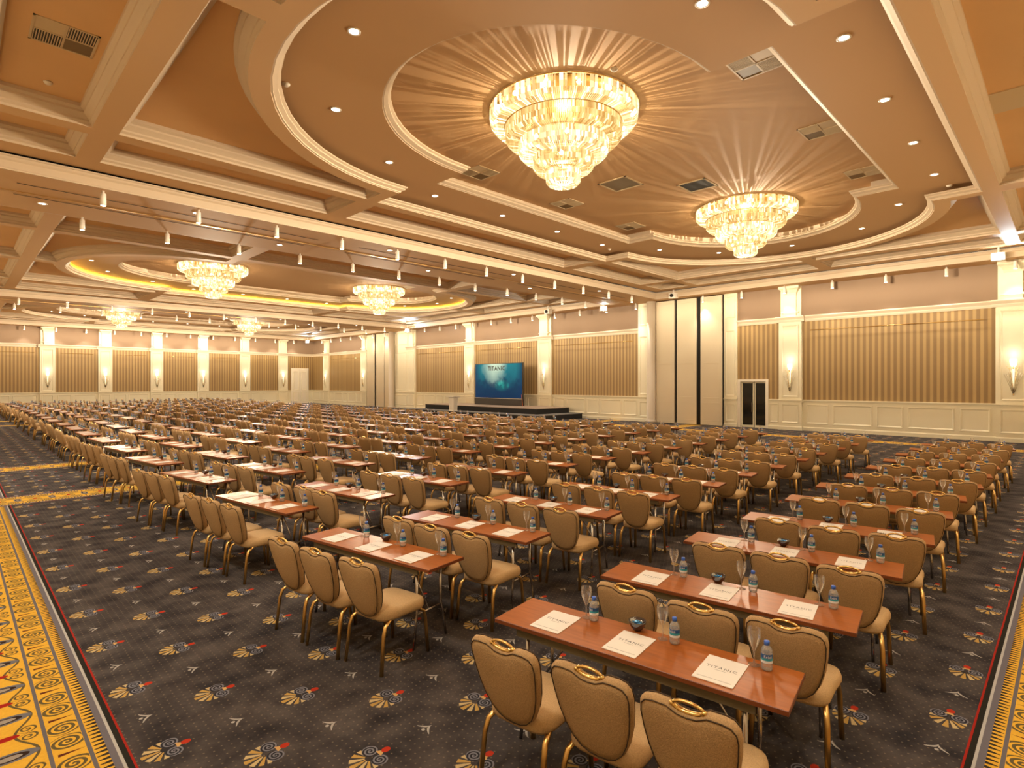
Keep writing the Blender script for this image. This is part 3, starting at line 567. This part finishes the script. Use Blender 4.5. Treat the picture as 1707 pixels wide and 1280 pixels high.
# ------------------------------------------------------------------ banquet chair
def outline(n=None):
    h = [(.0, .430), (.045, .435), (.075, .450), (.095, .46), (.16, .462), (.200, .454), (.222, .43), (.228, .39), (.221, .31), (.206, .22), (.181, .138), (.146, .07), (.102, .026), (.052, .005), (.0, 0)]
    return h + [(-a, b) for a, b in h[-2:0:-1]]
LEAN = R(15)
def bp(w, h, d): return (-.20 - h*1.07*math.sin(LEAN) + d*math.cos(LEAN), w, .415 + h*1.07*math.cos(LEAN) + d*math.sin(LEAN))
def back_mb(o):
    mb = MB(); mb.smooth = True; c = (0, .24); rs = []
    for sc, d in ((.25, -.040), (.8, -.036), (.94, -.028), (1, -.010), (1, .010), (.94, .030), (.8, .040), (.25, .046)):
        rs.append([bp(c[0]+(w-c[0])*sc, c[1]+(h-c[1])*(1-(1-sc)*.93), d) for w, h in o])
    mb.rings(rs); return mb
def seat_mb(n=20):
    mb = MB(); mb.smooth = True; rs = []
    for sc, z in ((.80, .385), (.95, .392), (1.0, .415), (1.0, .445), (.965, .470), (.85, .484), (.45, .492)):
        ring = []
        for k in range(n):
            t = 2*PI*k/n; c, s = math.cos(t), math.sin(t); p = .42
            ring.append((.02 + .245*sc*math.copysign(abs(c)**p, c), (.235 - .02*(c < 0))*sc*math.copysign(abs(s)**p, s), z))
        rs.append(ring)
    mb.rings(rs); return mb
def leg_mb(f, s, n=7):
    mb = MB(); mb.smooth = True
    p = [(.10, .15, .398), (.175, .185, .392), (.225, .20, .362), (.243, .207, .30), (.25, .21, .2), (.262, .218, 0)] if f else [(-.06, .15, .398), (-.15, .185, .392), (-.205, .20, .362), (-.228, .207, .30), (-.24, .21, .2), (-.262, .218, 0)]
    mb.tube([(a, b*s, z) for a, b, z in p], .0175, n, flat=.8); return mb
def handle_mb(n=8):
    mb = MB(); mb.smooth = True
    mb.tube([bp((.070)*math.cos(PI*k/10), .452+.028*math.sin(PI*k/10), 0) for k in range(11)], [.008]+[.009]*9+[.008], 6)
    mb.tube([bp((.070)*math.cos(PI*k/10), .452-.024*math.sin(PI*k/10), 0) for k in range(11)], .014, 6)
    for s in (-1, 1): mb.lathe([(.004, -.012), (.014, -.006), (.014, .006), (.004, .012)], 8, bp(s*.072, .453, 0))
    return mb
ol = outline()
def piping_mb(): 
    mb = MB(); mb.smooth = True
    for d, k in ((-.028, .955), (.030, .955)): mb.tube([bp(w*k, .24+(h-.24)*(k+.01), d) for w, h in ol], .0032, 4, True)
    return mb
chairD = empty('banquet_chair', (0, 0, 0)); chairD['category'] = 'chair'; chairD['group'] = 'banquet chairs at the tables'
seat_mb().build('seat', M['seatfab'], chairD); bk = back_mb(ol).build('backrest', M['fabric'], chairD); piping_mb().build('piping', M['piping'], bk); handle_mb().build('handle', M['brass'], chairD)
for f in (0, 1):
    for s in (-1, 1): leg_mb(f, s).build('leg', M['gold'], chairD)
proto(chairD)
lo = ol[::2]
def chair_lo():
    mb = MB(); I = Matrix.Identity(4)
    for mi, o in ((0, back_mb(lo)), (1, seat_mb(12)), (2, leg_mb(0, -1, 4)), (2, leg_mb(0, 1, 4)), (2, leg_mb(1, -1, 4)), (2, leg_mb(1, 1, 4))):
        o.mi = [mi]*len(o.f); mb.add(o, I)
    hh = MB(); hh.tube([bp(.08*math.cos(PI*k/4), .452+.03*math.sin(PI*k/4), 0) for k in range(5)], .011, 4); hh.mi = [2]*len(hh.f); mb.add(hh, I); return mb
CL = chair_lo(); clm = CL.mesh('banquet_chair', [M['fabric'], M['seatfab'], M['gold']])

# ------------------------------------------------------------------ table
def table_parts():
    top = MB().rings([[(-x, -y, z), (x, -y, z), (x, y, z), (-x, y, z)] for x, y, z in ((.222, .897, .712), (.225, .9, .715), (.225, .9, .737), (.222, .897, .74))])
    top.mi = [1, 1, 1, 1, 1] + [1]*4 + [1]*4 + [1]*0; top.mi = [1]*(len(top.f)-1) + [0]
    ap = [MB().box(s*.19-.008, s*.19+.008, -.74, .74, .655, .712) for s in (-1, 1)]
    legs = []
    for e in (-1, 1):
        for s in (-1, 1):
            l = MB(); l.smooth = True; l.tube([(s*.15, e*.68, .71), (s*.15, e*.685, .30), (s*.165, e*.69, .24), (s*.205, e*.70, 0)], .0125, 7); legs.append(l)
    bars = []
    for e in (-1, 1):
        b = MB(); b.smooth = True; b.tube([(-.155, e*.685, .29), (.155, e*.685, .29)], .010, 6); b.tube([(-.16, e*.68, .69), (.16, e*.68, .69)], .010, 6)
        b.tube([(0, e*.685, .29), (0, e*.50, .56), (0, e*.36, .70)], .008, 6); bars.append(b)
    return top, ap, legs, bars
top, aps, legs, bars = table_parts()
tabD = empty('seminar_table', (0, 0, 0)); tabD['category'] = 'table'; tabD['group'] = 'seminar tables'
top.build('tabletop', [M['wood'], M['edge']], tabD)
for a in aps: a.build('apron', M['apron'], tabD)
for l in legs: l.build('leg', M['chrome'], tabD)
for b in bars: b.build('leg_brace', M['chrome'], tabD)
proto(tabD)
tl = MB(); I4 = Matrix.Identity(4); tl.add(top, I4)
for q, mi in [(a, 2) for a in aps] + [(l, 3) for l in legs]:
    q.mi = [mi]*len(q.f); tl.add(q, I4)
tlm = tl.mesh('seminar_table', [M['wood'], M['edge'], M['apron'], M['chrome']])

# ------------------------------------------------------------------ table ware
def bottle_mb(n=16):
    b = MB(); b.smooth = True; b.lathe([(.024, 0), (.0295, .006), (.0305, .02), (.029, .03), (.0305, .04), (.0305, .095), (.029, .108), (.022, .124), (.013, .134), (.0125, .142)], n)
    c = MB(); c.smooth = True; c.lathe([(.0145, .136), (.0150, .155), (.0135, .158)], n)
    l = MB(); l.smooth = True
    for z0, z1, mi in ((.044, .058, 2), (.058, .070, 1), (.070, .092, 0)): l.m = mi; l.lathe([(.0311, z0), (.0311, z1)], n, (0, 0, 0), False, False)
    return b, c, l
b_, c_, l_ = bottle_mb()
botD = b_.build('water_bottle', M['bottle']); botD['category'] = 'bottle'; botD['group'] = 'water bottles on the tables'
c_.build('cap', M['cap'], botD); lb = l_.build('label', [M['label'], M['label2'], M['labelw']], botD)
tm = text_mesh('Erikli', .022, 'label_text', M['labelw'])
for v in tm.vertices: t = v.co.x / .0316; v.co = (-.0316*math.cos(t), -.0316*math.sin(t), .079 + v.co.y)
mobj('label_text', tm, lb); proto(botD)
b2, c2, l2 = bottle_mb(8); BL = MB(); BL.add(b2, I4)
c2.mi = [1]*len(c2.f); BL.add(c2, I4); l2.mi = [i+2 for i in l2.mi]; BL.add(l2, I4); BM = [M['bottle'], M['cap'], M['label'], M['label2'], M['labelw']]; blm = BL.mesh('water_bottle', BM)
gp = [(.033, .001), (.028, .003), (.006, .008), (.004, .03), (.004, .07), (.008, .085), (.020, .11), (.031, .14), (.036, .168), (.034, .205)]
def glass_mb(n): g = MB(); g.smooth = True; g.lathe(gp, n, (0, 0, 0), False, False); return g
glm = glass_mb(18).mesh('wine_glass', M['glass']); GLo = glass_mb(7); gll = GLo.mesh('wine_glass', M['glass'])
pm = MB().box(-.1485, .1485, -.108, .108, 0, .004); ppm = pm.mesh('note_sheet', M['paper'])
wordm = text_mesh('TITANIC', .036, 'wordmark', M['ink'], 1.25); linem = MB().box(-.09, .09, -.002, .002, 0, .0004).mesh('footer_line', M['inkl']); subm = MB().box(-.03, .03, -.0015, .0015, 0, .0004).mesh('sub_line', M['inkl'])
bw = MB(); bw.smooth = True; bw.lathe([(.022, 0), (.026, .004), (.045, .025), (.054, .05), (.056, .062), (.052, .061), (.044, .032), (.02, .012)], 18, (0, 0, 0), True, True)
bowD = bw.build('candy_bowl', M['bowl']); bowD['category'] = 'bowl'; bowD['group'] = 'dark glass candy bowls'
cn = MB(); rc = random.Random(5)
for i in range(14):
    t = rc.uniform(0, 2*PI); rr_ = rc.uniform(0, .032); z = .028 + rc.uniform(0, .026); q = Matrix.Translation((rr_*math.cos(t), rr_*math.sin(t), z)) @ Matrix.Rotation(rc.uniform(0, PI), 4, 'Z') @ Matrix.Rotation(rc.uniform(-.6, .6), 4, 'X')
    e = MB(); e.rings([[(x, .011*s_*math.cos(2*PI*k/6), .009*s_*math.sin(2*PI*k/6)) for k in range(6)] for x, s_ in ((-.02, .9), (-.013, .3), (-.008, 1), (.008, 1), (.013, .3), (.02, .9))]); cn.add(e, q)
co = cn.build('wrapped_candies', M['candy'], bowD); co['kind'] = 'stuff'; proto(bowD); bwl = bw.mesh('candy_bowl', M['bowl'])

# ------------------------------------------------------------------ seating plan
ROWX = [3.29, 4.48, 5.88, 7.24, 8.66, 10.0, 11.35, 12.7, 14.05, 15.42, 16.75, 18.2]
COLY = [1.03, 3.91, 6.80, 9.68, 12.48, 15.33, 18.2, 21.0, 23.75, 26.5, 29.35, 32.15, 34.95, 37.8, 40.6, 43.4, 46.2, 49.0, 51.9, 54.7, 57.5]
ANG = [8.5, 8.5, 8.3, 8, 7, 5.5, 3, .5, -1, -2, -3, -4, -5, -6, -6.5, -7, -7.5, -8, -8, -8, -8]
rv = random.Random(11)
places = []
for ci, yc in enumerate(COLY):
    for ri, xr in enumerate(ROWX):
        a = R(ANG[ci] + rv.uniform(-.7, .7)); v = Vector((math.cos(a), math.sin(a), 0)); u = Vector((-math.sin(a), math.cos(a), 0))
        c = Vector((xr, yc, 0)) - v*.225 + u*.9 + Vector((rv.uniform(-.03, .03), rv.uniform(-.03, .03), 0)) * (1 if ri + ci > 1 else 0)
        places.append((ci, ri, c, a, u, v))
def depth(p): return (p.x + p.y) * .7071
def inview(p): d = depth(p); return d > .4 and abs((p.x - p.y)*.7071/d) < .98
ch, bo, gl, sh, tb, bwz = [], [], [], [], [], []
SEAT = {1: 'left', 0: 'middle', -1: 'right'}
for ci, ri, c, a, u, v in places:
    where = '%s table from the right aisle, %s row from the back' % (ORD[ci+1], ORD[ri+1])
    tb.append((depth(c), c, a, where)); bwz.append((depth(c), c + u*(.07+rv.uniform(-.02, .02)) + v*.175 + Vector((0, 0, .741)), a, where))
    for s in (1, 0, -1):
        w2 = '%s seat, %s' % (SEAT[s], where)
        p = c + u*(s*.505 - .085 + rv.uniform(-.015, .015)) - v*(.405 + rv.uniform(-.02, .03)); ch.append((depth(p), p, a + R(rv.uniform(-2, 2)), w2))
        p = c + u*(s*.54 + .01 + rv.uniform(-.012, .012)) - v*(.032 + rv.uniform(-.01, .01)) + Vector((0, 0, .7405)); sh.append((depth(p), p, a + R(rv.uniform(-2, 2)), w2))
        p = c + u*(s*.535 - .195 + rv.uniform(-.01, .01)) + v*.14 + Vector((0, 0, .7405)); bo.append((depth(p), p, a + rv.uniform(-.5, .5), w2))
        p = c + u*(s*.535 - .115 + rv.uniform(-.01, .01)) + v*.152 + Vector((0, 0, .7405)); gl.append((depth(p), p, a, w2))
for L_ in (ch, bo, gl, sh, tb, bwz): L_[:] = sorted([q for q in L_ if inview(q[1])], key=lambda q: q[0])
def put(o, p, a): o.location = p; o.rotation_euler = (0, 0, a); return o
usedD = set()
def detailed(D):
    if D.name not in usedD: usedD.add(D.name); return D
    return copy_tree(D)
def mass(lst, mb, name, mats, label, cat):
    out = MB()
    for d, p, a, w in lst: out.add(mb, Matrix.Translation(p) @ Matrix.Rotation(a, 4, 'Z'))
    if lst: o = out.build(name, mats); tag(o, label, cat, None, 'stuff')
def lname(head, w): return head + ' ' + w
for i, (d, p, a, w) in enumerate(tb):
    if d < 13.5: o = detailed(tabD)
    else: o = mobj('seminar_table', tlm); o['category'] = 'table'; o['group'] = 'seminar tables'
    put(o, p, a); o['label'] = 'brown folding seminar table, ' + w
for i, (d, p, a, w) in enumerate(ch[:300]):
    if i < 130: o = detailed(chairD)
    else: o = mobj('banquet_chair', clm); o['category'] = 'chair'; o['group'] = 'banquet chairs at the tables'
    put(o, p, a); o['label'] = 'taupe banquet chair, ' + w
mass(ch[300:], CL, 'distant_banquet_chairs', [M['fabric'], M['seatfab'], M['gold']], 'rows of taupe banquet chairs in the far part of the hall', 'chairs')
for i, (d, p, a, w) in enumerate(bo[:300]):
    if d < 8.5: o = detailed(botD)
    else: o = mobj('water_bottle', blm); o['category'] = 'bottle'; o['group'] = 'water bottles on the tables'
    put(o, p, a); o['label'] = 'blue-capped water bottle, ' + w
mass(bo[300:], BL, 'distant_water_bottles', BM, 'small water bottles on the far tables of the hall', 'bottles')
for i, (d, p, a, w) in enumerate(gl[:300]):
    o = put(mobj('wine_glass', glm if d < 10 else gll), p, a); tag(o, 'clear stemmed glass, ' + w, 'glass', 'stemmed glasses on the tables')
mass(gl[300:], GLo, 'distant_wine_glasses', M['glass'], 'stemmed glasses on the far tables of the hall', 'glasses')
for i, (d, p, a, w) in enumerate(sh[:300]):
    o = put(mobj('note_sheet', ppm), p, a); tag(o, 'white note sheet, ' + w, 'paper', 'note sheets on the tables')
    if d < 9:
        for me, nm, x in ((wordm, 'wordmark', .02), (subm, 'sub_line', -.008), (linem, 'footer_line', -.115)):
            k = mobj(nm, me, o); k.location = (x, 0, .0044); k.rotation_euler = (0, 0, R(-90) if nm == 'wordmark' else R(90))
mass(sh[300:], pm, 'distant_note_sheets', M['paper'], 'white note sheets on the far tables of the hall', 'papers')
for i, (d, p, a, w) in enumerate(bwz):
    if d < 9: o = detailed(bowD)
    else: o = mobj('candy_bowl', bwl); o['category'] = 'bowl'; o['group'] = 'dark glass candy bowls'
    put(o, p, a); o['label'] = 'dark blue glass candy bowl, ' + w
